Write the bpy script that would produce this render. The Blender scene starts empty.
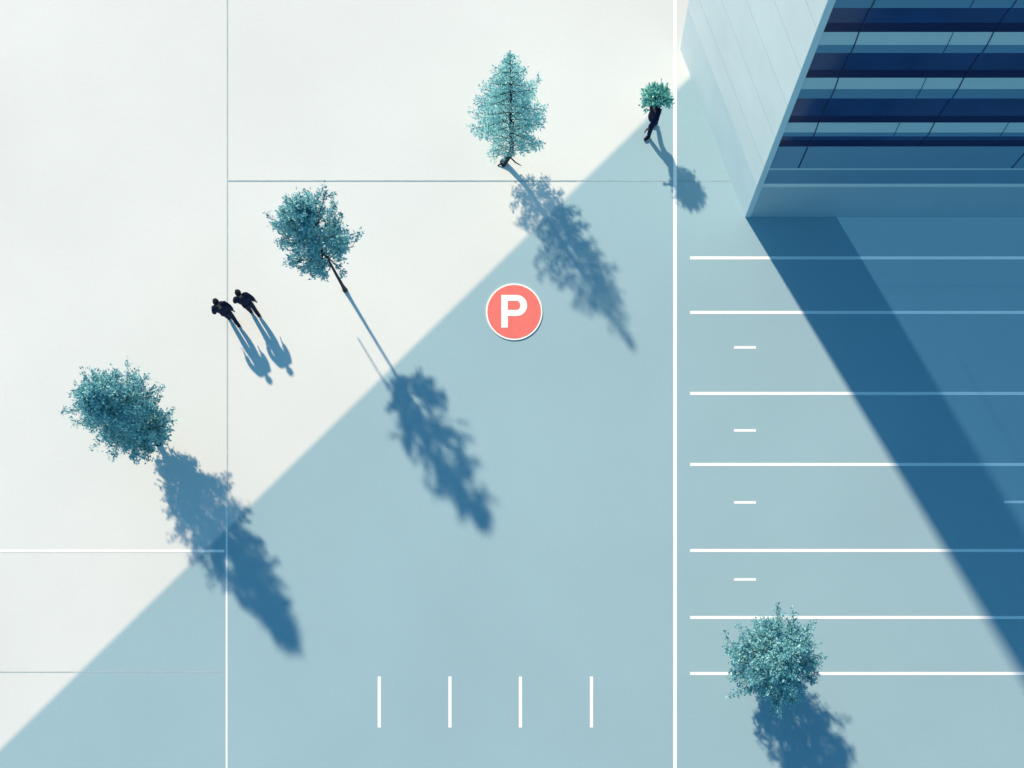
import bpy, bmesh, math, random
from mathutils import Vector, Matrix, noise

random.seed(7)
S = bpy.context.scene
COL = S.collection
R = math.radians
M_PX = 0.035                      # metres on the ground for one pixel of the straight-down view

def G(px, py, z=0.0):             # plan position of a ground point
    return Vector(((px - 512) * M_PX, (384 - py) * M_PX, z))

# ------------------------------------------------------------------ materials
def new_mat(name):
    m = bpy.data.materials.new(name); m.use_nodes = True
    nt = m.node_tree; nt.nodes.clear()
    out = nt.nodes.new('ShaderNodeOutputMaterial')
    return m, nt, out

def N(nt, t, **kw):
    n = nt.nodes.new(t)
    for k, v in kw.items():
        if k in n.inputs.keys(): n.inputs[k].default_value = v
        else: setattr(n, k, v)
    return n

def plain(name, col, rough=0.7, spec=0.3, var=0.0, scale=3.0, bump=0.0, bscale=60.0, metal=0.0):
    m, nt, out = new_mat(name)
    p = N(nt, 'ShaderNodeBsdfPrincipled', Roughness=rough, Metallic=metal)
    p.inputs['Specular IOR Level'].default_value = spec
    nt.links.new(p.outputs[0], out.inputs[0])
    if var:
        tc = N(nt, 'ShaderNodeTexCoord')
        no = N(nt, 'ShaderNodeTexNoise', Scale=scale, Detail=6.0, Roughness=0.6)
        nt.links.new(tc.outputs['Object'], no.inputs['Vector'])
        r = N(nt, 'ShaderNodeValToRGB')
        r.color_ramp.elements[0].position = 0.3; r.color_ramp.elements[1].position = 0.7
        r.color_ramp.elements[0].color = [c * (1 - var) for c in col] + [1]
        r.color_ramp.elements[1].color = [min(1, c * (1 + var)) for c in col] + [1]
        nt.links.new(no.outputs['Fac'], r.inputs[0]); nt.links.new(r.outputs[0], p.inputs['Base Color'])
    else:
        p.inputs['Base Color'].default_value = (*col, 1)
    if bump:
        tc = N(nt, 'ShaderNodeTexCoord')
        no = N(nt, 'ShaderNodeTexNoise', Scale=bscale, Detail=3.0)
        nt.links.new(tc.outputs['Object'], no.inputs['Vector'])
        b = N(nt, 'ShaderNodeBump', Strength=bump, Distance=0.02)
        nt.links.new(no.outputs['Fac'], b.inputs['Height']); nt.links.new(b.outputs[0], p.inputs['Normal'])
    return m

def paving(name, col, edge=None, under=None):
    """smooth screed with faint clouding; edge: (point, normal, width) fades the colour into the one below"""
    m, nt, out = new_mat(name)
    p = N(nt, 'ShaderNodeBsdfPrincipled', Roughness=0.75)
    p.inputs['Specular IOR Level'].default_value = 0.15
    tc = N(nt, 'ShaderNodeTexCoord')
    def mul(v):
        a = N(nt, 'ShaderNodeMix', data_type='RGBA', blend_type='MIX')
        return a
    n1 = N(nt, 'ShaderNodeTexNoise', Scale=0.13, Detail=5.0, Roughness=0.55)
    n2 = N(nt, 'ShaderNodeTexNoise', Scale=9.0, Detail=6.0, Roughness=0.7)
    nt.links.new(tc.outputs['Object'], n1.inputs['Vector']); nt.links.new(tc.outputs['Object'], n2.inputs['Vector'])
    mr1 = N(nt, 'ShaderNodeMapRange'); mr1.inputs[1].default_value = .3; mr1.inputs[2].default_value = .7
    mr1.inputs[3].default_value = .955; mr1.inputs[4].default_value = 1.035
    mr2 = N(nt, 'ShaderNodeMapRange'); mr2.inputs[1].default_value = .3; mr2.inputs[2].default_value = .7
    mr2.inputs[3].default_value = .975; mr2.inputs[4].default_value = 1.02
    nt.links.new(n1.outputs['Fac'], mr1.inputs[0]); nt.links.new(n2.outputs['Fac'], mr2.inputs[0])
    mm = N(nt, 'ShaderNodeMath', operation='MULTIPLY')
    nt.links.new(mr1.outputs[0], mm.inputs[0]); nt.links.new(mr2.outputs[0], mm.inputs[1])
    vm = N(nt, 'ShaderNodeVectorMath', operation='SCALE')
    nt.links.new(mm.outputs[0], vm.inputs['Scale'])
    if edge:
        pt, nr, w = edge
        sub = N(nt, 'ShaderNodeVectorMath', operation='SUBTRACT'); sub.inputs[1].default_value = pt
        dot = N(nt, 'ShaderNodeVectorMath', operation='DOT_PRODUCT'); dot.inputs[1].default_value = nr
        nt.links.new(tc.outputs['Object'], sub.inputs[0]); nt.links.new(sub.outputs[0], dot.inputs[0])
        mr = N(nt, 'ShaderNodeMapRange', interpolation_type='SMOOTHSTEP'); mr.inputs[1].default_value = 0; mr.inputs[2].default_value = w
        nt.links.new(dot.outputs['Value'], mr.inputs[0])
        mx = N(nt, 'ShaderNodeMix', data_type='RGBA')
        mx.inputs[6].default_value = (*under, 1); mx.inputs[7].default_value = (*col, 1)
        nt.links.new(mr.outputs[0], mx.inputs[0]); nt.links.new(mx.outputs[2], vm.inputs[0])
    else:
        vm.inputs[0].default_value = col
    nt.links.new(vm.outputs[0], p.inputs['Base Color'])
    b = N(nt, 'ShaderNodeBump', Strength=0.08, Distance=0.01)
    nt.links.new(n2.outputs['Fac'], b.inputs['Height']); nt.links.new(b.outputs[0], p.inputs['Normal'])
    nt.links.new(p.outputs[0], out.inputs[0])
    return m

def seethrough(name, col, rough, spec, through, fac, var=0.03):
    """surface that lets a share of the sun through, to lighten the shadow it casts"""
    m = plain(name, col, rough, spec, var, 0.6)
    nt = m.node_tree
    p = [n for n in nt.nodes if n.type == 'BSDF_PRINCIPLED'][0]
    out = [n for n in nt.nodes if n.type == 'OUTPUT_MATERIAL'][0]
    t = N(nt, 'ShaderNodeBsdfTransparent', Color=(*through, 1))
    mx = N(nt, 'ShaderNodeMixShader'); mx.inputs[0].default_value = fac
    nt.links.new(p.outputs[0], mx.inputs[1]); nt.links.new(t.outputs[0], mx.inputs[2])
    nt.links.new(mx.outputs[0], out.inputs[0])
    return m

def leafmat(name, dark, mid, light):
    m, nt, out = new_mat(name)
    g = N(nt, 'ShaderNodeNewGeometry')
    r = N(nt, 'ShaderNodeValToRGB')
    r.color_ramp.elements[0].color = (*dark, 1); r.color_ramp.elements[1].color = (*light, 1)
    e = r.color_ramp.elements.new(0.55); e.color = (*mid, 1)
    nt.links.new(g.outputs['Random Per Island'], r.inputs[0])
    d = N(nt, 'ShaderNodeBsdfPrincipled', Roughness=0.5); d.inputs['Specular IOR Level'].default_value = 0.35
    t = N(nt, 'ShaderNodeBsdfTranslucent')
    nt.links.new(r.outputs[0], d.inputs['Base Color']); nt.links.new(r.outputs[0], t.inputs['Color'])
    mx = N(nt, 'ShaderNodeMixShader'); mx.inputs[0].default_value = 0.27
    nt.links.new(d.outputs[0], mx.inputs[1]); nt.links.new(t.outputs[0], mx.inputs[2])
    nt.links.new(mx.outputs[0], out.inputs[0])
    return m

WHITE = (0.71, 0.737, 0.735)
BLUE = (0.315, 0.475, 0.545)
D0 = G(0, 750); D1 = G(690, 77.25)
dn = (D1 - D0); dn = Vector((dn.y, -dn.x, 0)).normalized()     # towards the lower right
MAT = dict(
    white=paving('white_paving', WHITE),
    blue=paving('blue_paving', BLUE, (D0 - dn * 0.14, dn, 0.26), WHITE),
    paint=plain('road_paint', (0.93, 0.945, 0.95), 0.6, 0.3, 0.04, 12, 0.1, 80),
    joint=plain('joint_sealant', (0.30, 0.44, 0.50), 0.8, 0.2, 0.15, 4),
    joint_pale=plain('joint_sealant_pale', (0.42, 0.52, 0.55), 0.8, 0.2, 0.12, 4),
    bark=plain('bark', (0.035, 0.045, 0.06), 0.9, 0.1, 0.4, 14, 0.6, 40),
    leaf=leafmat('leaf', (0.045, 0.21, 0.31), (0.17, 0.48, 0.54), (0.46, 0.81, 0.79)),
    leaf_pale=leafmat('leaf_pale', (0.16, 0.46, 0.50), (0.36, 0.72, 0.74), (0.56, 0.87, 0.85)),
    leaf_green=leafmat('leaf_green', (0.04, 0.27, 0.28), (0.18, 0.58, 0.53), (0.46, 0.83, 0.74)),
    cloth=plain('dark_cloth', (0.006, 0.011, 0.042), 0.9, 0.15, 0.3, 20, 0.3, 90),
    trouser=plain('dark_trouser', (0.006, 0.013, 0.045), 0.9, 0.15, 0.3, 20, 0.3, 90),
    shoe=plain('shoe_leather', (0.004, 0.006, 0.014), 0.8, 0.12),
    skin=plain('skin', (0.16, 0.10, 0.085), 0.6, 0.3, 0.08, 8),
    eye=plain('eye', (0.02, 0.02, 0.02), 0.2, 0.5),
    lip=plain('lip', (0.16, 0.07, 0.065), 0.5, 0.3),
    hair=plain('hair', (0.005, 0.006, 0.012), 0.8, 0.2, 0.3, 40, 0.5, 60),
    red=plain('coral_enamel', (0.80, 0.165, 0.145), 0.5, 0.3, 0.05, 3),
    signwhite=plain('white_enamel', (0.88, 0.86, 0.84), 0.5, 0.3),
)

# concrete end wall with fine horizontal board joints
def wallmat():
    m, nt, out = new_mat('pale_wall')
    p = N(nt, 'ShaderNodeBsdfPrincipled', Roughness=0.6); p.inputs['Specular IOR Level'].default_value = 0.25
    tc = N(nt, 'ShaderNodeTexCoord'); sx = N(nt, 'ShaderNodeSeparateXYZ')
    nt.links.new(tc.outputs['Object'], sx.inputs[0])
    n1 = N(nt, 'ShaderNodeTexNoise', Scale=0.5, Detail=6.0, Roughness=0.6); nt.links.new(tc.outputs['Object'], n1.inputs['Vector'])
    mr = N(nt, 'ShaderNodeMapRange'); mr.inputs[1].default_value = .3; mr.inputs[2].default_value = .7; mr.inputs[3].default_value = .94; mr.inputs[4].default_value = 1.04
    nt.links.new(n1.outputs['Fac'], mr.inputs[0])
    md = N(nt, 'ShaderNodeMath', operation='MODULO'); md.inputs[1].default_value = 1.6
    nt.links.new(sx.outputs['Z'], md.inputs[0])
    lt = N(nt, 'ShaderNodeMath', operation='LESS_THAN'); lt.inputs[1].default_value = 0.035
    nt.links.new(md.outputs[0], lt.inputs[0])
    ms = N(nt, 'ShaderNodeMath', operation='MULTIPLY_ADD'); ms.inputs[1].default_value = -0.22; ms.inputs[2].default_value = 1.0
    nt.links.new(lt.outputs[0], ms.inputs[0])
    mm = N(nt, 'ShaderNodeMath', operation='MULTIPLY'); nt.links.new(ms.outputs[0], mm.inputs[0]); nt.links.new(mr.outputs[0], mm.inputs[1])
    vm = N(nt, 'ShaderNodeVectorMath', operation='SCALE'); vm.inputs[0].default_value = (0.86, 0.885, 0.885)
    nt.links.new(mm.outputs[0], vm.inputs['Scale']); nt.links.new(vm.outputs[0], p.inputs['Base Color'])
    nt.links.new(p.outputs[0], out.inputs[0])
    return m
MAT['wall'] = wallmat()
MAT['shaded_wall_foot'] = plain('wall_foot_shade', (0.74, 0.815, 0.84), 0.6, 0.25, 0.07, 0.35)  # wedge of shade along the wall foot, put into its colour
THR = (0.22, 0.47, 0.72)
FAC = 0.40  # share of sun let through the front to lighten its cast shadow
MAT['panel'] = seethrough('blue_panel', (0.50, 0.69, 0.84), 0.5, 0.3, THR, FAC)
MAT['panel_dark'] = seethrough('slate_panel', (0.22, 0.43, 0.64), 0.5, 0.3, THR, FAC)
MAT['trim'] = seethrough('pale_trim', (0.92, 0.96, 0.97), 0.5, 0.3, THR, 0.32)
MAT['sill'] = seethrough('pale_sill', (0.66, 0.88, 1.0), 0.4, 0.4, THR, FAC)
MAT['fascia'] = seethrough('fascia', (0.15, 0.36, 0.56), 0.5, 0.3, THR, FAC)
MAT['glass'] = seethrough('navy_glass', (0.020, 0.066, 0.22), 0.12, 0.5, THR, FAC, 0.3)
MAT['glass_dark'] = seethrough('dark_glass', (0.008, 0.018, 0.10), 0.3, 0.3, THR, FAC)
MAT['clear'] = seethrough('clear_to_sun', (0.5, 0.6, 0.65), 0.1, 0.5, (0.97, 0.98, 1.0), 0.93)
MAT['mullion'] = seethrough('mullion_seal', (0.02, 0.06, 0.12), 0.5, 0.3, (0.5, 0.7, 0.9), 0.45, 0)
MAT['seam'] = seethrough('glass_seam', (0.008, 0.02, 0.08), 0.5, 0.3, (0.5, 0.7, 0.9), 0.45, 0)
MAT['core'] = plain('core_dark', (0.02, 0.03, 0.06), 0.8, 0.2, 0.1, 1)
MAT['strip'] = plain('wall_edge', (0.44, 0.58, 0.66), 0.6, 0.25, 0.04, 0.7)

# ------------------------------------------------------------------ helpers
def link_mesh(name, me, mat, parent=None, smooth=False):
    mats = mat if isinstance(mat, (list, tuple)) else [mat]
    for m in mats: me.materials.append(MAT[m] if isinstance(m, str) else m)
    if smooth:
        for p in me.polygons: p.use_smooth = True
    o = bpy.data.objects.new(name, me); COL.objects.link(o)
    if parent: o.parent = parent
    return o

def from_bm(name, bm, mat, parent=None, smooth=False):
    me = bpy.data.meshes.new(name); bm.normal_update(); bm.to_mesh(me); bm.free()
    return link_mesh(name, me, mat, parent, smooth)

def tag(o, label=None, cat=None, group=None, kind=None):
    if label: o['label'] = label
    if cat: o['category'] = cat
    if group: o['group'] = group
    if kind: o['kind'] = kind
    return o

def empty(name, loc, rz=0.0):
    o = bpy.data.objects.new(name, None); COL.objects.link(o)
    o.location = loc; o.rotation_euler.z = rz; o.empty_display_size = 0.3
    return o

def prism(bm, pts, z0, z1):
    lo = [bm.verts.new((p[0], p[1], z0)) for p in pts]; hi = [bm.verts.new((p[0], p[1], z1)) for p in pts]
    n = len(pts)
    bm.faces.new(hi); bm.faces.new(lo[::-1])
    for i in range(n):
        j = (i + 1) % n
        bm.faces.new((lo[i], lo[j], hi[j], hi[i]))

def sheet(name, pts, z, mat, kind='structure'):
    bm = bmesh.new(); bm.faces.new([bm.verts.new((p[0], p[1], z)) for p in pts])
    bmesh.ops.recalc_face_normals(bm, faces=bm.faces)
    for f in bm.faces:
        if f.normal.z < 0: f.normal_flip()
    return tag(from_bm(name, bm, mat), kind=kind)

def tube(bm, pts, radii, sides=7, cap=True):
    pts = [Vector(p) for p in pts]; rings = []
    up = Vector((0.31, 0.77, 0.55)).normalized()
    for i, p in enumerate(pts):
        a = pts[max(0, i - 1)]; b = pts[min(len(pts) - 1, i + 1)]
        t = (b - a).normalized()
        u = t.cross(up); u.normalize(); v = t.cross(u)
        rings.append([bm.verts.new(p + (u * math.cos(2 * math.pi * k / sides) + v * math.sin(2 * math.pi * k / sides)) * radii[i]) for k in range(sides)])
    for r0, r1 in zip(rings, rings[1:]):
        for k in range(sides):
            bm.faces.new((r0[k], r0[(k + 1) % sides], r1[(k + 1) % sides], r1[k]))
    if cap:
        bm.faces.new(rings[0][::-1]); bm.faces.new(rings[-1])

def catmull(pts, n=5):
    pts = [Vector(p) for p in pts]; out = []
    P = [pts[0]] + pts + [pts[-1]]
    for i in range(1, len(P) - 2):
        for k in range(n):
            t = k / n
            a, b, c, d = P[i - 1], P[i], P[i + 1], P[i + 2]
            out.append(0.5 * ((2 * b) + (c - a) * t + (2 * a - 5 * b + 4 * c - d) * t * t + (3 * b - a - 3 * c + d) * t ** 3))
    out.append(pts[-1]); return out

# ------------------------------------------------------------------ ground
EXT = 900
sheet('plaza_ground', [(-EXT, -EXT), (EXT, -EXT), (EXT, EXT), (-EXT, EXT)], 0.0, 'white')
# paving coloured pale blue with a soft edge: everything to the lower right of the diagonal
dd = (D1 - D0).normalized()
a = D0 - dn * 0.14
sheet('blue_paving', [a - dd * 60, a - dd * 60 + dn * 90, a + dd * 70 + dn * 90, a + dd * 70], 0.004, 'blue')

def line(x0, y0, x1, y1, w, mat='paint', name='painted_line', z=0.008):
    """a straight marking between two plan points given in the photograph's pixels, w in pixels"""
    h = w * M_PX / 2
    A, B = G(x0, y0), G(x1, y1); d = (B - A).normalized(); n = Vector((-d.y, d.x, 0)) * h
    return sheet(name, [A - n, B - n, B + n, A + n], z, mat)

line(675, 1100, 675, -500, 3.6)                                   # long divider
for y in (258, 312.5, 393.5, 464.5, 550.5, 617.5, 673.5, 745 + 40, 860):
    line(690, y, 1400, y, 3.1)
for y in (347.5, 430.5, 502.5, 579.5):
    line(734, y, 756, y, 2.6)
line(1004, 502, 1040, 502, 2.6)
for x in (379.3, 450, 520.5, 591.5):
    line(x, 676.5, x, 727.5, 3.2)
line(-400, 551, 224.5, 551, 2.8)
line(226.7, 1100, 226.7, 497, 1.8)
line(227.3, 496.8, 227.5, -500, 1.0, 'joint_pale', 'paving_joint')
line(228.2, 181, 673, 181, 1.15, 'joint', 'paving_joint')
line(677, 181, 733, 181, 1.15, 'joint', 'paving_joint')
line(-400, 672, 225.3, 672, 0.8, 'joint_pale', 'paving_joint')

# ------------------------------------------------------------------ parking sign (a disc lying on the paving)
c = G(514.2, 312.2, 0.008)
sg = empty('parking_sign', c)
tag(sg, 'round coral red disc with a white letter P on the pale blue paving', 'parking sign')
def disc(bm, r, z0, z1, n=96): prism(bm, [(r * math.cos(2 * math.pi * k / n), r * math.sin(2 * math.pi * k / n)) for k in range(n)], z0, z1)
bm = bmesh.new(); disc(bm, 28.3 * M_PX, 0, 0.032); from_bm('rim', bm, 'signwhite', sg)
bm = bmesh.new(); disc(bm, 26.7 * M_PX, 0.0325, 0.037); from_bm('face', bm, 'red', sg)
bm = bmesh.new()
def rect(x0, y0, x1, y1): prism(bm, [(x0 * M_PX, y0 * M_PX), (x1 * M_PX, y0 * M_PX), (x1 * M_PX, y1 * M_PX), (x0 * M_PX, y1 * M_PX)], 0.0375, 0.044)
rect(-12.9, -16, -6.25, 16.7)
rect(-6.25, 10.7, 2.55, 16.7); rect(-6.25, -4.4, 2.55, 1.75)
K = 20
for k in range(K):
    q = []
    for t, o_ in ((k, 1), (k + 1, 1), (k + 1, 0), (k, 0)):
        an = -math.pi / 2 + math.pi * t / K
        rx, ry = (10.55, 10.55) if o_ else (3.6, 4.475)
        cy = 6.15 if o_ else 6.225
        q.append(((2.55 + rx * math.cos(an)) * M_PX, (cy + ry * math.sin(an)) * M_PX))
    prism(bm, q, 0.0375, 0.044)
bmesh.ops.remove_doubles(bm, verts=bm.verts, dist=0.0005)
from_bm('letter', bm, 'signwhite', sg)

# ------------------------------------------------------------------ office building
A = G(745, 217); B = G(680, 49)
H_B = 26.0
X_END = 36.0
bld = empty('office_building', (A.x, A.y, 0))
tag(bld, 'pale walled office building with dark blue banded glass front', 'building')
bld_off = Vector((-A.x, -A.y, 0))
def part(name, bm, mat, smooth=False):
    bmesh.ops.translate(bm, verts=bm.verts, vec=bld_off)
    return from_bm(name, bm, mat, bld, smooth)
# end wall: tilted slab, outer face to the left
t = (B - A).normalized(); inn = Vector((t.y, -t.x, 0))            # inward normal (to the right)
th = 0.19
bm = bmesh.new()
prism(bm, [(A.x, A.y + 0.003), (A.x + th, A.y + 0.003), (B.x + th, B.y), (B.x, B.y)], 2.1, H_B)
part('end_wall', bm, 'wall')
bm = bmesh.new(); prism(bm, [(A.x + 0.004, A.y - 0.012), (A.x + th, A.y - 0.012), (A.x + th, A.y + 0.0025), (A.x + 0.004, A.y + 0.0025)], 0, H_B)
part('wall_edge', bm, 'strip')
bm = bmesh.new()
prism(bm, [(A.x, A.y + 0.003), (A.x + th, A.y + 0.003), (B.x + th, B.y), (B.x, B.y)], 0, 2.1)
part('shaded_wall_foot', bm, 'shaded_wall_foot')  # lower course of the same wall, darker to stand in for shade
# added opaque block, slanted along the sun to cast the dark shadow band
bm = bmesh.new()
yc0 = A.y + 0.3; yc1 = B.y - 0.1
prism(bm, [(A.x + th + 0.02 - 0.12, yc0), (11.17, yc0), (11.17 - 0.63 * (yc1 - yc0), yc1), (B.x + th + 0.05, yc1)], 0.02, H_B - 0.2)
part('shadow_core', bm, 'core')
bm = bmesh.new()
prism(bm, [(A.x + th + 0.02, A.y + 0.008), (X_END, A.y + 0.008), (X_END, B.y), (B.x + th + 0.02, B.y)], 0.01, 0.018)
part('lobby_floor', bm, 'core')
# front profile (recess, height) going up; one skin
XF0 = A.x + th + 0.002
def strip_part(name, prof, mat, x0=XF0, x1=X_END):
    bm = bmesh.new()
    v0 = [bm.verts.new((x0, A.y + r_, z)) for r_, z in prof]; v1 = [bm.verts.new((x1, A.y + r_, z)) for r_, z in prof]
    for i in range(len(prof) - 1): bm.faces.new((v0[i], v1[i], v1[i + 1], v0[i + 1]))
    return part(name, bm, mat)
PROFILE = [(0, 0), (0, 2.02)]
strip_part('ground_panel', [(0, 0.0), (0, 2.02)], 'panel')
strip_part('string_course', [(0, 2.02), (0.045, 2.14)], 'trim')
strip_part('wall_panel', [(0.045, 2.14), (0.045, 2.98)], 'panel_dark')
strip_part('string_course', [(0.045, 2.98), (0.06, 3.05)], 'sill')
strip_part('wall_panel', [(0.06, 3.05), (0.06, 4.26), (0.07, 4.27)], 'panel_dark')
PROFILE += [(0.045, 2.14), (0.045, 2.98), (0.06, 3.05), (0.06, 4.26), (0.07, 4.27)]
gz = 4.27
ledges = [(4.93, 5.13), (6.78, 7.20), (8.71, 9.02), (10.36, 10.72), (12.2, 12.5), (14.0, 14.35), (15.8, 16.1), (17.6, 17.9), (19.4, 19.7), (21.2, 21.5), (23.0, 23.3), (24.8, 25.1)]
for (za, zb) in ledges:
    strip_part('window_band', [(0.07, gz + 0.34), (0.07, za)], 'glass')
    strip_part('lower_glazing', [(0.07, gz), (0.07, gz + 0.34)], 'glass_dark')
    strip_part('soffit', [(0.07, za), (0.0, za)], 'glass_dark')
    strip_part('fascia', [(0.0, za), (0.0, zb)], 'fascia')
    strip_part('sill', [(0.0, zb), (0.07, zb + 0.38)], 'sill')
    PROFILE += [(0.07, za), (0.0, za), (0.0, zb), (0.07, zb + 0.38)]
    gz = zb + 0.38
strip_part('window_band', [(0.07, gz), (0.07, H_B)], 'glass')
PROFILE += [(0.07, H_B)]
def mullion(x, w, prof, mat='mullion', proud=0.015):
    bm = bmesh.new()
    rows = []
    for r_, z in prof:
        rows.append([bm.verts.new(q) for q in ((x - w / 2, A.y + r_ - proud, z), (x + w / 2, A.y + r_ - proud, z), (x + w / 2, A.y + r_ - 0.003, z), (x - w / 2, A.y + r_ - 0.003, z))])
    for a_, b_ in zip(rows, rows[1:]):
        for k in range(4): bm.faces.new((a_[k], a_[(k + 1) % 4], b_[(k + 1) % 4], b_[k]))
    bm.faces.new(rows[0][::-1]); bm.faces.new(rows[-1])
    part('mullion', bm, mat)
for k in range(8):
    x = (777 - 512 + 97 * k) * M_PX
    zg = 4.28
    for za, zb in ledges[:5]:
        mullion(x, 0.03, [(0.07, zg), (0.07, za - .003)], 'seam', 0.01); zg = zb + .385
    if k in (0, 2): mullion(x, 0.04, [(0.06, 3.07), (0.06, 4.25)])
    for za, zb in ledges[:6]:
        mullion(x, 0.03, [(0, za + .003), (0, zb), (0.07, zb + .378)])
for xpx in (845, 936, 1030, 1130):
    for za, zb in ledges[:6]:
        mullion((xpx - 512) * M_PX, 0.014, [(0, za + .003), (0, zb), (0.07, zb + .378)])
# unseen rear, gable and roof, mostly clear so the sun reaches the front
def quad(name, pts, mat):
    bm = bmesh.new(); bm.faces.new([bm.verts.new(p) for p in pts]); return part(name, bm, mat)
quad('unseen_rear_wall', [(B.x + th, B.y, 0), (X_END, B.y, 0), (X_END, B.y, 4.4), (B.x + th, B.y, 4.4)], 'core')
quad('unseen_clear_rear', [(B.x + th, B.y, 4.4), (X_END, B.y, 4.4), (X_END, B.y, H_B), (B.x + th, B.y, H_B)], 'clear')
quad('unseen_clear_gable', [(X_END, A.y + 0.16, 0), (X_END, B.y, 0), (X_END, B.y, H_B), (X_END, A.y + 0.16, H_B)], 'clear')
quad('unseen_clear_roof', [(A.x + th, A.y + 0.16, H_B - 0.1), (X_END, A.y + 0.16, H_B - 0.1), (X_END, B.y, H_B - 0.1), (B.x + th, B.y, H_B - 0.1)], 'clear')

# ------------------------------------------------------------------ trees
def leaf_mesh(points, size, up=0.45):
    """points: (position, outward direction); each gives one leaf, folded along its midrib"""
    vs, fs = [], []
    for p, d, *hint in points:
        L = size * random.uniform(0.7, 1.3); W = L * random.uniform(0.38, 0.55)
        ax = (d * 0.9 + Vector((random.gauss(0, .6), random.gauss(0, .6), random.gauss(0, .45)))).normalized()
        nrm = Vector((random.gauss(0, .36), random.gauss(0, .36), random.gauss(up, .36)))
        if hint: nrm += hint[0] * 1.0
        nrm.normalize()
        s = ax.cross(nrm)
        if s.length < 0.05: s = ax.orthogonal()
        s.normalize(); n2 = s.cross(ax)
        b = len(vs)
        vs += [p, p + ax * L * .45 + s * W * .5 + n2 * W * .12, p + ax * L, p + ax * L * .45 - s * W * .5 + n2 * W * .12]
        fs += [(b, b + 1, b + 2), (b, b + 2, b + 3)]
    me = bpy.data.meshes.new('crown'); me.from_pydata(vs, [], fs); me.update()
    return me

def interp(tab, t):
    for (t0, v0), (t1, v1) in zip(tab, tab[1:]):
        if t <= t1: return v0 + (v1 - v0) * (t - t0) / max(1e-6, t1 - t0)
    return tab[-1][1]

def at_z(path, z):
    for a_, b_ in zip(path, path[1:]):
        if a_.z <= z <= b_.z: return a_.lerp(b_, (z - a_.z) / max(1e-6, b_.z - a_.z))
    return path[-1].copy()

def broadleaf(base, path, r0, prof, limbs, twigs, per, leaf, size, spread, rise, seed, keep=None, label='', group=None, skew=(0, 0), jag=0.18, extra=()):
    random.seed(seed)
    root = empty('broadleaf_tree', base); tag(root, label, 'tree', group)
    path = catmull(path, 6); top = path[-1].z
    bm = bmesh.new()
    tube(bm, path, [max(0.008, r0 * (1 - 0.93 * (p.z / top) ** 0.9)) * (1.5 if i == 0 else 1.15 if i == 1 else 1) for i, p in enumerate(path)], 9)
    z0, z1 = prof[0][0], prof[-1][0]
    pts = []
    ga = 2.39996
    for i in range(limbs):
        f = (i + 0.5) / limbs
        zt = z0 + (z1 - z0) * f
        rad = interp(prof, zt) * random.uniform(1 - jag * 1.6, 1 + jag)
        an = i * ga + random.uniform(-.4, .4)
        tip = at_z(path, zt) + Vector((math.cos(an) * rad + skew[0] * rad, math.sin(an) * rad + skew[1] * rad, 0))
        zs = max(path[0].z + 0.35, zt - rad * rise - 0.1)
        st = at_z(path, min(zs, top * 0.97))
        mid = st.lerp(tip, 0.5) + Vector((random.gauss(0, .06), random.gauss(0, .06), -0.08 * rad))
        cv = catmull([st, mid, tip], 4)
        tube(bm, cv, [0.028 * (1 - 0.85 * k / (len(cv) - 1)) * (0.6 + 0.5 * rad) for k in range(len(cv))], 5)
        for j in range(twigs):
            u = 0.30 + 0.74 * (j + random.random()) / twigs
            u = min(u, 1.0)
            o = cv[min(len(cv) - 1, int(u * (len(cv) - 1)))]
            d = (tip - st).normalized() + Vector((random.gauss(0, .75), random.gauss(0, .75), random.gauss(0.15, .5)))
            d.normalize()
            e = o + d * spread * (random.uniform(.5, 1.25) if random.random() > .2 else random.uniform(1.3, 2.0)) * (0.5 + 0.5 * min(1, rad))
            if keep and not keep(e): continue
            tube(bm, [o, o.lerp(e, .5) + Vector((0, 0, .02)), e], [0.009, 0.006, 0.003], 4)
            for k in range(per):
                w = random.random() ** 0.6
                q = o.lerp(e, w) + Vector((random.gauss(0, 1), random.gauss(0, 1), random.gauss(0, .8))) * spread * 0.15
                if q.z > 0.25: pts.append((q, (d + Vector((random.gauss(0, .4), random.gauss(0, .4), random.gauss(0, .3)))).normalized(), (q - at_z(path, max(.1, q.z - .25))).normalized()))
    for ex in extra:
        ex = catmull(ex, 5); tube(bm, ex, [.034 - .016 * k / len(ex) for k in range(len(ex))], 6)
    from_bm('trunk', bm, 'bark', root, True)
    link_mesh('crown', leaf_mesh(pts, size), leaf, root)
    return root

# left: dense egg-shaped crown almost down to the paving
TG = 'small trees on the paved square'
broadleaf(G(158, 442), [(0, 0, 0), (-.05, .02, .7), (.0, .06, 2.2), (.26, .04, 4.0), (.50, -.08, 5.9)], 0.11,
          [(0.9, .52), (1.5, .88), (2.5, 1.06), (3.4, .98), (4.3, .72), (5.2, .38), (5.9, .05)], 78, 9, 40, 'leaf', 0.10, 0.40, 0.55, 11,
          label='dense bushy tree with low teal crown at far left, nearest the white cross line', group=TG, skew=(.06, .12))
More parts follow.
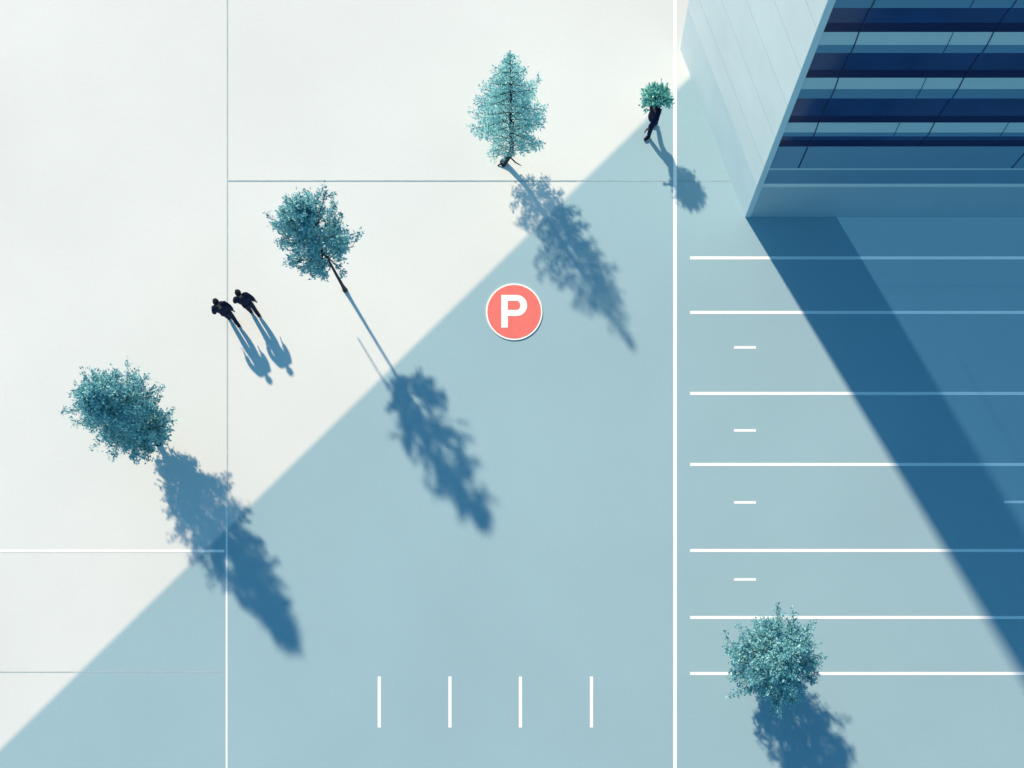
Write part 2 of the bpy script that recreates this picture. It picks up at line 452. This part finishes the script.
# middle: tall bare slender stem with open crown
def gap_at_stem(e):
    front = e.x * .49 - e.y * .87; side = e.x * .87 + e.y * .49
    if e.z < 5.0 and front > 0.05 and abs(side) < 0.17: return False
    return noise.noise(e * 1.1 + Vector((3.1, 8.2, 1.7))) > -0.16
broadleaf(G(345, 290), [(0, 0, 0), (0, 0, 1.6), (.05, -.06, 3.2), (.08, -.14, 4.8), (.24, -.40, 6.6)], 0.062,
          [(3.1, .62), (3.6, .98), (4.5, 1.05), (5.4, .84), (6.1, .45), (6.6, .1)], 68, 8, 40, 'leaf', 0.095, 0.34, 0.7, 23,
          keep=gap_at_stem,
          label='slender tree with long bare stem and open crown, between pair of people and red sign', group=TG, jag=0.17, extra=[[(.05, -.06, 3.9), (-.4, .08, 3.5), (-.62, .14, 2.9), (-.64, .14, 1.55)]])
# lower right: round crown between two bay lines
broadleaf(G(757, 663), [(0, 0, 0), (.03, 0, 1.0), (0, .04, 2.6), (.0, .0, 4.2), (.03, .0, 5.2)], 0.1,
          [(0.9, .75), (1.8, 1.14), (3.0, 1.22), (4.0, 1.0), (4.8, .58), (5.3, .12)], 80, 9, 38, 'leaf', 0.10, 0.40, 0.6, 44,
          label='round teal tree growing among the painted parking bay lines, lowest in the picture', group=TG)

# conifer: whorls of feathery branches, thin on the camera side so its stem shows
def conifer():
    random.seed(5)
    root = empty('conifer_tree', G(504, 163))
    tag(root, 'sparse pale teal conifer with visible dark stem beside the thin paving joint', 'tree', TG)
    path = catmull([(0, 0, 0), (.16, 0, .35), (.31, -.02, .8), (.36, -.02, 2.0), (.44, .03, 3.6), (.54, .10, 5.55)], 7)
    bm = bmesh.new(); top = path[-1].z
    tube(bm, path, [max(.012, .095 * (1 - .92 * p.z / top)) * (1.7 if i == 0 else 1) for i, p in enumerate(path)], 9)
    tube(bm, [(.12, 0, .3), (-.05, -.05, .12), (-.22, -.1, .0)], [.035, .03, .02], 6)
    tube(bm, [(.2, 0, .45), (.42, -.12, .25), (.62, -.3, .38)], [.03, .024, .012], 6)
    prof = [(.75, .75), (1.3, 1.1), (2.2, 1.38), (3.0, 1.15), (3.9, .8), (4.7, .45), (5.3, .2), (5.6, .06)]
    pts = []
    z = .8; i = 0
    while z < 5.5:
        n = 7 if z < 4.5 else 5
        for k in range(n):
            an = 2 * math.pi * (k + random.uniform(-.25, .25)) / n + i * 0.7
            front = (math.sin(an) < -0.5)
            rad = interp(prof, z) * random.uniform(.72, 1.12) * (0.3 if front else 1)
            st = at_z(path, z); tip = st + Vector((math.cos(an) * rad, math.sin(an) * rad, rad * .28))
            mid = st.lerp(tip, .55) + Vector((0, 0, -.05 * rad))
            cv = catmull([st, mid, tip], 5)
            tube(bm, cv, [.016 * (1 - .8 * q / (len(cv) - 1)) for q in range(len(cv))], 4)
            d0 = (tip - st).normalized(); sd = Vector((-d0.y, d0.x, 0)).normalized()
            m = max(3, int(rad * 11))
            for j in range(m):
                u = .15 + .85 * (j + .5) / m
                o = st.lerp(tip, u) + Vector((0, 0, -.05 * rad * math.sin(math.pi * u)))
                for sgn in (-1, 1):
                    if random.random() < .12: continue
                    ln = (.34 * (1 - u) + .13) * min(1, rad * 1.1) * random.uniform(.7, 1.2)
                    dv = (d0 * .75 + sd * sgn * random.uniform(.5, .95) + Vector((0, 0, random.gauss(.1, .15)))).normalized()
                    e = o + dv * ln
                    nl = max(4, int(ln * 46))
                    for q in range(nl):
                        pts.append((o.lerp(e, (q + random.random()) / nl) + Vector((random.gauss(0, .018), random.gauss(0, .018), random.gauss(0, .02))), dv))
        z += .36 if z < 3.5 else .3
        i += 1
    from_bm('trunk', bm, 'bark', root, True)
    link_mesh('crown', leaf_mesh(pts, 0.085, .35), 'leaf_pale', root)
    return root
conifer()

# ------------------------------------------------------------------ people
def skin_mesh(name, J, E, sub=1, root=None):
    names = list(J)
    me = bpy.data.meshes.new(name)
    me.from_pydata([J[n][0] for n in names], [(names.index(a_), names.index(b_)) for a_, b_ in E], [])
    o = bpy.data.objects.new(name, me); COL.objects.link(o)
    md = o.modifiers.new('s', 'SKIN'); md.use_smooth_shade = True
    sv = me.skin_vertices[0].data
    for i, n in enumerate(names):
        r_ = J[n][1]; sv[i].radius = r_ if isinstance(r_, tuple) else (r_, r_)
        sv[i].use_root = (n == root)
    ss = o.modifiers.new('d', 'SUBSURF'); ss.levels = sub; ss.render_levels = sub
    dg = bpy.context.evaluated_depsgraph_get()
    m2 = bpy.data.meshes.new_from_object(o.evaluated_get(dg))
    bpy.data.objects.remove(o); bpy.data.meshes.remove(me)
    m2.materials.clear()
    return m2

def add_me(bm, me, mi=0):
    n0 = len(bm.faces); bm.from_mesh(me); bm.faces.ensure_lookup_table()
    for f in bm.faces[n0:]: f.material_index = mi; f.smooth = True

def ball(bm, c, r_, mi=0, seg=10):
    n0 = len(bm.faces)
    mt = Matrix.Translation(c) @ Matrix.Diagonal((*r_, 1))
    bmesh.ops.create_uvsphere(bm, u_segments=seg, v_segments=max(6, seg - 2), radius=1, matrix=mt)
    bm.faces.ensure_lookup_table()
    for f in bm.faces[n0:]: f.material_index = mi; f.smooth = True

def person(base, heading, scale, pose, label, group=None, coat=0.0):
    """pose: joint positions of the limbs; the figure faces +Y and stands on z = 0"""
    P = {k: Vector(v) for k, v in pose.items()}
    ln = Vector(P.get('lean', (0, 0, 0)))
    root = empty('person', base, heading); root.scale = (scale * 1.05, scale * 1.05, scale)
    tag(root, label, 'person', group)
    pel = Vector((0, 0, .95)); wst = Vector((0, .0, 1.12)) + ln * .4; chs = Vector((0, .005, 1.32)) + ln * .8
    nck = Vector((0, -.005, 1.50)) + ln; hd0 = Vector((0, .015, 1.58)) + ln * 1.05; hd1 = Vector((0, .025, 1.68)) + ln * 1.1; hd2 = Vector((0, .015, 1.755)) + ln * 1.1
    shL = Vector((-.185, -.005, 1.43)) + ln; shR = Vector((.185, -.005, 1.43)) + ln
    J = dict(pel=(pel, (.14, .10)), wst=(wst, (.13, .095)), chs=(chs, (.16, .105)), nck=(nck, .055), hd0=(hd0, (.062, .075)), hd1=(hd1, (.078, .095)), hd2=(hd2, (.055, .065)))
    E = [('pel', 'wst'), ('wst', 'chs'), ('chs', 'nck'), ('nck', 'hd0'), ('hd0', 'hd1'), ('hd1', 'hd2')]
    for s, sh in (('L', shL), ('R', shR)):
        J['sh' + s] = (sh, .06); J['el' + s] = (P['el' + s], .043); J['wr' + s] = (P['wr' + s], .028)
        hdv = (P['wr' + s] - P['el' + s]).normalized()
        J['pa' + s] = (P['wr' + s] + hdv * .075, (.042, .018))
        E += [('chs', 'sh' + s), ('sh' + s, 'el' + s), ('el' + s, 'wr' + s), ('wr' + s, 'pa' + s)]
        hip = Vector(((-.09 if s == 'L' else .09), 0, .90))
        J['hp' + s] = (hip, .085); J['kn' + s] = (P['kn' + s], .058); J['an' + s] = (P['an' + s], .03); J['to' + s] = (P['an' + s].lerp(P['to' + s], .5), (.012, .012))
        E += [('pel', 'hp' + s), ('hp' + s, 'kn' + s), ('kn' + s, 'an' + s), ('an' + s, 'to' + s)]
    bm = bmesh.new(); add_me(bm, skin_mesh('body', J, E, 2, 'pel'))
    # fingers and thumbs
    for s in 'LR':
        wr = P['wr' + s]; hdv = (wr - P['el' + s]).normalized()
        side = hdv.cross(Vector((1, 0, 0)) if abs(hdv.x) < .8 else Vector((0, 0, 1))).normalized()   # across the palm
        curl = hdv.cross(side).normalized() * (1 if s == 'L' else -1)
        k_ = P['grip'].x if 'grip' + s in P else .35
        for i, (off, l) in enumerate(((-.03, .066), (-.01, .076), (.01, .072), (.03, .058))):
            a0 = wr + hdv * .06 + side * off; a1 = wr + hdv * .10 + side * off * 1.1
            a2 = a1 + (hdv + curl * k_).normalized() * l * .5; a3 = a2 + (hdv * .8 + curl * k_ * 2).normalized() * l * .5
            add_me(bm, skin_mesh('f', dict(a=(a0, .010), b=(a1, .0095), c=(a2, .0085), d=(a3, .007)), [('a', 'b'), ('b', 'c'), ('c', 'd')], 1, 'a'))
        t0 = wr + hdv * .025 - side * .012; t1 = t0 - side * .032 + hdv * .028; t2 = t1 + (hdv * .9 - side * .35 + curl * .4).normalized() * .034
        add_me(bm, skin_mesh('f', dict(a=(t0, .012), b=(t1, .011), c=(t2, .008)), [('a', 'b'), ('b', 'c')], 1, 'a'))
    # face: nose, ears, eyes, mouth
    ball(bm, hd1 + Vector((0, .098, -.02)), (.013, .018, .024))
    for sx in (-1, 1):
        ball(bm, hd1 + Vector((sx * .083, -.008, -.012)), (.012, .022, .032))
        ball(bm, hd1 + Vector((sx * .032, .082, .012)), (.014, .012, .009), 1)
    ball(bm, hd1 + Vector((0, .082, -.062)), (.026, .012, .008), 2)
    from_bm('body', bm, ['skin', 'eye', 'lip'], root)
    # hair: cap over the crown and the back of the head
    bm = bmesh.new()
    ball(bm, hd1 + Vector((0, -.012, .022)), (.098, .112, .098), 0, 18)
    bmesh.ops.delete(bm, geom=[v for v in bm.verts if (v.co.y > hd1.y + .05 and v.co.z < hd1.z + .045) or v.co.z < hd1.z - .065], context='VERTS')
    for v in bm.verts:
        v.co += (v.co - hd1).normalized() * noise.noise(v.co * 30) * .008
    from_bm('hair', bm, 'hair', root, True)
    # jacket
    J = dict(hem=(pel + Vector((0, 0, -.15 - coat)), (.20 + coat * .35, .155 + coat * .5)), pel=(pel + Vector((0, 0, .02)), (.18, .14)), wst=(wst, (.165, .13)), chs=(chs, (.20, .145)), nck=(nck + Vector((0, -.005, -.03)), (.085, .075)))
    E = [('hem', 'pel'), ('pel', 'wst'), ('wst', 'chs'), ('chs', 'nck')]
    for s, sh in (('L', shL), ('R', shR)):
        J['sh' + s] = (sh, .095); J['el' + s] = (P['el' + s], .078); J['cf' + s] = (P['el' + s].lerp(P['wr' + s], .93), .06)
        E += [('chs', 'sh' + s), ('sh' + s, 'el' + s), ('el' + s, 'cf' + s)]
    me = skin_mesh('jacket', J, E, 2, 'wst'); link_mesh('jacket', me, 'cloth', root, True)
    # trousers
    J = dict(wb=(pel + Vector((0, 0, .06)), (.15, .112)), pel=(pel + Vector((0, 0, -.02)), (.155, .118)))
    E = [('wb', 'pel')]
    for s in 'LR':
        hip = Vector(((-.092 if s == 'L' else .092), 0, .86))
        J['hp' + s] = (hip, .104); J['kn' + s] = (P['kn' + s], .078); J['an' + s] = (P['kn' + s].lerp(P['an' + s], 1.0), .066)
        E += [('pel', 'hp' + s), ('hp' + s, 'kn' + s), ('kn' + s, 'an' + s)]
    me = skin_mesh('trousers', J, E, 2, 'pel'); link_mesh('trousers', me, 'trouser', root, True)
    for s in 'LR':
        an, to = P['an' + s], P['to' + s]
        d = Vector((to.x - an.x, to.y - an.y, 0)).normalized(); slope = (to - an)
        heel = an - d * .055 + Vector((0, 0, -.038)); mid = an.lerp(to, .55); toe = to + d * .03
        me = skin_mesh('shoe', dict(h=(heel, (.050, .042)), a=(an + Vector((0, 0, -.02)), (.056, .056)), m=(mid + Vector((0, 0, 0)), (.056, .046)), t=(toe, (.044, .034))), [('h', 'a'), ('a', 'm'), ('m', 't')], 2, 'a')
        link_mesh('shoe', me, 'shoe', root, True)
    return root

def stride(f=.18, arms=True, swing=.12):
    """left leg forward, right leg pushing off"""
    p = dict(knL=(-.10, f * .75, .50), anL=(-.095, f, .085), toL=(-.10, f + .15, .045),
             knR=(.10, -f * .25, .49), anR=(.095, -f - .04, .115), toR=(.10, -f + .095, .04),
             elL=(-.26, -swing * .6, 1.15), wrL=(-.27, -swing * .5, .90),
             elR=(.26, swing * .2, 1.15), wrR=(.27, swing * 1.5, .93))
    return p

def head_to(dx, dy): return math.atan2(dy, dx) - math.pi / 2      # +Y of the figure points to (dx, dy)

CG = 'couple walking side by side'
p1 = stride(.17); p1.update(elL=(-.27, -.01, 1.16), wrL=(-.25, .12, .95), elR=(.25, -.07, 1.16), wrR=(.25, -.06, .92))
person(G(234, 322), head_to(-.42, .9), 1.02, p1, 'person in dark navy suit, left one of the walking pair', CG)
p2 = stride(.10); p2.update(elL=(-.27, .05, 1.17), wrL=(-.22, .18, .99), elR=(.26, -.06, 1.16), wrR=(.28, -.05, .93))
person(G(255, 313.5), head_to(-.40, .92), 1.02, p2, 'person in dark navy coat, right one of the walking pair', CG)

p3 = stride(.20); p3.update(elL=(-.28, .2, 1.21), wrL=(-.27, .45, 1.06), elR=(.28, .1, 1.22), wrR=(.20, .21, 1.42))
b3 = G(651.5, 131.5); h3 = head_to(-.80, -.6)
person(b3, h3, 1.05, p3, 'person in long dark navy coat striding with a leafy bush over the head', None, 0.17)
# the bush carried over the head and shoulder
random.seed(3)
rot = Matrix.Rotation(h3, 3, 'Z')
hand = b3 + rot @ (Vector((.20, .30, 1.46)) * 1.05)
headc = b3 + rot @ (Vector((0, .02, 1.68)) * 1.05)
cen = headc + Vector((-.0, .04, .0))
bush = empty('leafy_bush', hand - Vector((0, 0, .1)))
tag(bush, 'round green leafy bush hiding the head of the person who carries it', 'bush')
bm = bmesh.new(); o0 = Vector(bush.location)
stem = [hand - Vector((0, 0, .1)) - o0, hand - o0 + Vector((0, 0, .03)), hand.lerp(cen, .6) + Vector((0, 0, .06)) - o0, cen + Vector((0, 0, .12)) - o0]
tube(bm, catmull(stem, 4), [.02] * 4 + [.018] * 4 + [.015] * 5, 7)
pts = []
for k in range(120):
    d = Vector((random.gauss(0, 1), random.gauss(0, 1), random.gauss(.12, 1))).normalized()
    rr = .45 * random.uniform(.72, 1.08)
    e = cen + d * rr - o0; s0 = cen + Vector((0, 0, .1)) - o0
    tube(bm, [s0, s0.lerp(e, .5), e], [.007, .005, .003], 4)
    for q in range(26):
        w = random.uniform(.45, 1.02)
        pp = s0.lerp(e, w) + Vector((random.gauss(0, .05), random.gauss(0, .05), random.gauss(0, .05)))
        wp = pp + o0
        if (wp - headc).length > .15 and not (wp.y - b3.y + .62 * wp.z < .98 and abs(wp.x - b3.x) < .30): pts.append((pp, d, d))
from_bm('stem', bm, 'bark', bush, True)
link_mesh('foliage', leaf_mesh(pts, .12, .3), 'leaf_green', bush)

# ------------------------------------------------------------------ light, sky, camera
EL = R(36.0)
sd = Vector((-0.5145, 0.8575, 0)).normalized()
sun_dir = Vector((sd.x * math.cos(EL), sd.y * math.cos(EL), math.sin(EL)))
L = bpy.data.lights.new('sun', 'SUN'); L.energy = 4.75; L.angle = R(1.7); L.color = (1.0, 0.81, 0.59)
lo = bpy.data.objects.new('sun', L); COL.objects.link(lo); lo.location = sun_dir * 60
lo.rotation_euler = (-sun_dir).to_track_quat('-Z', 'Y').to_euler()

W = bpy.data.worlds.new('World'); S.world = W; W.use_nodes = True
nt = W.node_tree; nt.nodes.clear()
sky = nt.nodes.new('ShaderNodeTexSky'); sky.sky_type = 'NISHITA'; sky.sun_disc = False
sky.sun_elevation = EL; sky.sun_rotation = math.atan2(sd.x, sd.y)
sky.air_density = 1.0; sky.dust_density = 0.2; sky.ozone_density = 4.0
tint = nt.nodes.new('ShaderNodeMix'); tint.data_type = 'RGBA'; tint.blend_type = 'MULTIPLY'; tint.inputs[0].default_value = 1.0
tint.inputs[7].default_value = (0.58, 1.08, 0.99, 1)
nt.links.new(sky.outputs[0], tint.inputs[6])
bg = nt.nodes.new('ShaderNodeBackground'); bg.inputs[1].default_value = 0.131
ow = nt.nodes.new('ShaderNodeOutputWorld')
nt.links.new(tint.outputs[2], bg.inputs[0]); nt.links.new(bg.outputs[0], ow.inputs[0])

cam = bpy.data.cameras.new('camera'); co = bpy.data.objects.new('camera', cam); COL.objects.link(co)
HC = 33.6
nad = G(566, 686)
co.location = (nad.x, nad.y, HC); co.rotation_euler = (0, 0, 0)
cam.sensor_fit = 'HORIZONTAL'; cam.sensor_width = 36; cam.lens = 36 * HC / (1024 * M_PX)
cam.shift_x = (512 - 566) / 1024; cam.shift_y = (686 - 384) / 1024
cam.clip_start = 0.1; cam.clip_end = 3000
S.camera = co
S.view_settings.view_transform = 'Standard'; S.view_settings.look = 'None'
S.view_settings.exposure = 0.25; S.view_settings.gamma = 1.0; S.view_settings.use_curve_mapping = False
S.cycles.max_bounces = 8; S.cycles.transparent_max_bounces = 16
